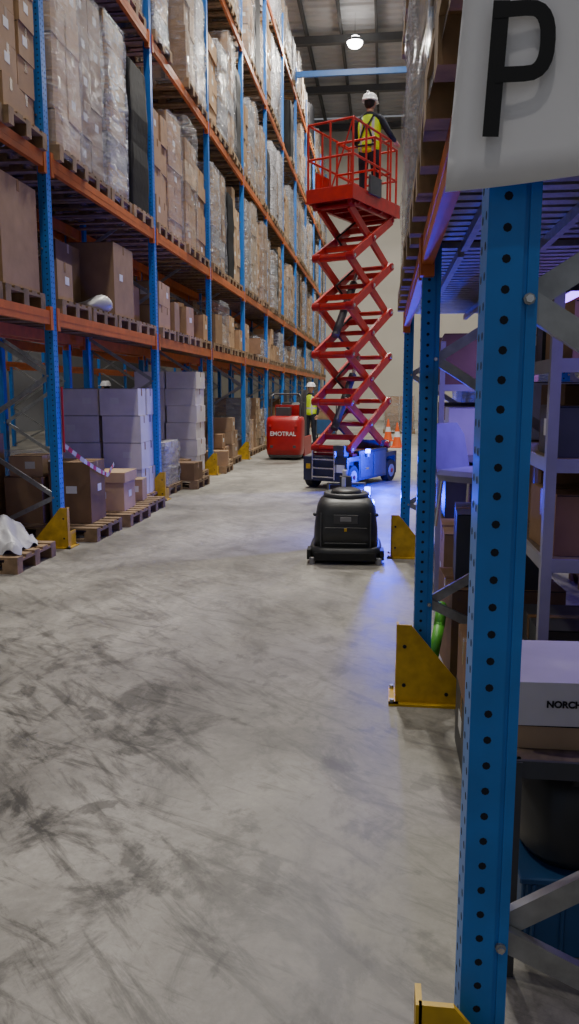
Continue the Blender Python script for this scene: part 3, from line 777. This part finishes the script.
# ------------------------------------------------------------ floor scrubber robot
rb = empty('floor_scrubber', (-.345, 7.40, 0), math.radians(2))
b = MB()
b.loft([(.035, .62, .70, 0, 0), (.05, .67, .76, 0, 0), (.10, .68, .77, 0, 0), (.135, .655, .74, 0, 0), (.15, .62, .70, 0, 0)], 'black', p=5)
b.loft([(.14, .60, .69, 0, 0), (.30, .59, .68, 0, 0), (.44, .56, .65, 0, 0), (.51, .535, .62, 0, .0), (.55, .49, .57, 0, .01), (.575, .42, .50, 0, .02), (.58, .38, .44, 0, .02)], 'black', p=5)
b.loft([(.57, .44, .48, 0, .03), (.61, .43, .47, 0, .03), (.62, .39, .43, 0, .03), (.60, .35, .39, 0, .03)], 'dgrey', p=2.2)
b.loft([(.59, .30, .34, 0, .03), (.635, .28, .32, 0, .03), (.65, .20, .24, 0, .03)], 'black', p=2.4)
b.build('body', parent=rb, smooth=True, bevel=.0)
b = MB()
b.b2(-.28, .28, -.405, -.385, .04, .11, 'rubber')
for s in (-1, 1):
    b.b2(s*.315, s*.35, -.36, -.18, .04, .13, 'rubber')
    b.cyl((s*.24, .12, .09), (s*.29, .12, .09), .09, 'rubber', n=20)
    b.box((s*.225, -.340, .31), (.012, .01, .32), 'dgrey'); b.ball((s*.28, -.31, .45), .018, 'dgrey', 10, 6)
    b.cyl((s*.30, -.36, 0), (s*.30, -.36, .06), .03, 'grey', n=12)
b.b2(-.19, .19, -.348, -.335, .33, .335, 'dgrey'); b.b2(-.19, .19, -.352, -.340, .19, .195, 'dgrey')
b.b2(-.11, .11, -.342, -.325, .37, .45, 'dgrey'); b.b2(-.012, .012, -.352, -.338, .30, .33, 'yellow')
b.b2(-.05, .05, -.346, -.340, .39, .43, 'grey')
b.tube([(-.18, .26, .56), (-.18, .33, .66), (.18, .33, .66), (.18, .26, .56)], .014, 'dgrey')
b.b2(-.07, .05, .24, .29, .58, .74, 'dgrey'); b.b2(-.05, -.01, .235, .24, .64, .73, 'white')
b.cyl((-.02, .27, .74), (-.02, .27, .80), .025, 'white', n=12)
b.cyl((.20, .22, .57), (.20, .22, .64), .028, 'blueglow', n=14); b.cyl((.20, .22, .55), (.20, .22, .57), .032, 'dgrey', n=14)
b.build('fittings', parent=rb, bevel=.003)
plight('blue_light', rb, (.36, .62, .50), (0, .02, 1), 95, .03)

# ------------------------------------------------------------ red truck further down
tk = empty('reach_truck', (-2.28, 18.3, 0), math.radians(-4))
b = MB(); b.loft([(.12, .80, .62, 0, 0), (.25, .84, .66, 0, 0), (.88, .84, .64, 0, 0), (.97, .80, .58, 0, .02), (1.0, .6, .4, 0, .05)], 'redt', p=5)
b.loft([(.05, .74, .6, 0, 0), (.14, .78, .62, 0, 0)], 'dgrey', p=5)
b.build('counterweight', parent=tk, smooth=True)
b = MB()
for s in (-1, 1):
    b.cyl((s*.30, .5, .15), (s*.38, .5, .15), .15, 'rubber', n=20); b.b2(s*.36, s*.40, .3, 1.3, .05, .5, 'redt')
    b.tube([(s*.34, .0, .95), (s*.34, .05, 1.45), (s*.30, .12, 1.50)], .022, 'dgrey'); b.b2(s*.10, s*.22, 1.3, 2.4, .05, .09, 'dgrey')
    b.b2(s*.20, s*.28, 1.15, 1.25, .05, 1.6, 'dgrey')
b.tube([(-.30, .12, 1.50), (.30, .12, 1.50)], .022, 'dgrey'); b.b2(-.36, .36, .3, .9, .10, .16, 'dgrey'); b.b2(-.3, .3, .25, .33, .6, 1.25, 'redt')
b.b2(-.28, .28, .95, 1.1, .1, 1.3, 'dgrey'); b.b2(-.22, .12, -.05, .12, 1.0, 1.2, 'dgrey'); b.cyl((.1, .9, 1.15), (.1, .85, 1.25), .13, 'black', n=16)
b.b2(-.3, .3, -.325, -.318, .28, .34, 'dgrey'); b.cyl((-.3, -.31, .78), (-.3, -.335, .78), .03, 'redlbl', n=10); b.cyl((.3, -.31, .78), (.3, -.335, .78), .03, 'redlbl', n=10)
b.build('frame', parent=tk, bevel=.004)
text('EMOTRAL', .135, 'white', (0, -.334, .60), (math.pi/2, 0, 0), tk, offset=.003)

for p in ((.36, 22.5, 0), (.12, 25.5, 0)):
    b = MB(); b.b2(-.18, .18, -.18, .18, 0, .04, 'cone'); b.cyl((0, 0, .04), (0, 0, .30), .14, 'cone', .088, n=20); b.cyl((0, 0, .30), (0, 0, .45), .088, 'white', .062, n=20); b.cyl((0, 0, .45), (0, 0, .70), .062, 'cone', .02, n=20)
    b.build('traffic_cone', p)
b = MB(); b.b2(-.35, .35, -.5, .5, .16, .20, 'dgrey'); b.tube([(-.33, -.48, .2), (-.33, -.48, 1.15), (.33, -.48, 1.15), (.33, -.48, .2)], .02, 'dgrey'); b.b2(-.3, .3, -.4, .4, .2, .65, 'bluebin'); b.b2(-.28, .2, -.3, .3, .65, .95, 'cb1')
for x in (-.28, .28):
    for y in (-.4, .4): b.cyl((x-.02, y, .08), (x+.02, y, .08), .08, 'rubber', n=16); b.b2(x-.03, x+.03, y-.02, y+.02, .08, .16, 'steel')
b.build('platform_trolley', (-1.95, 26.5, 0), .1)
put('mixed', 1.4, .55, 30.5, 0, 2)
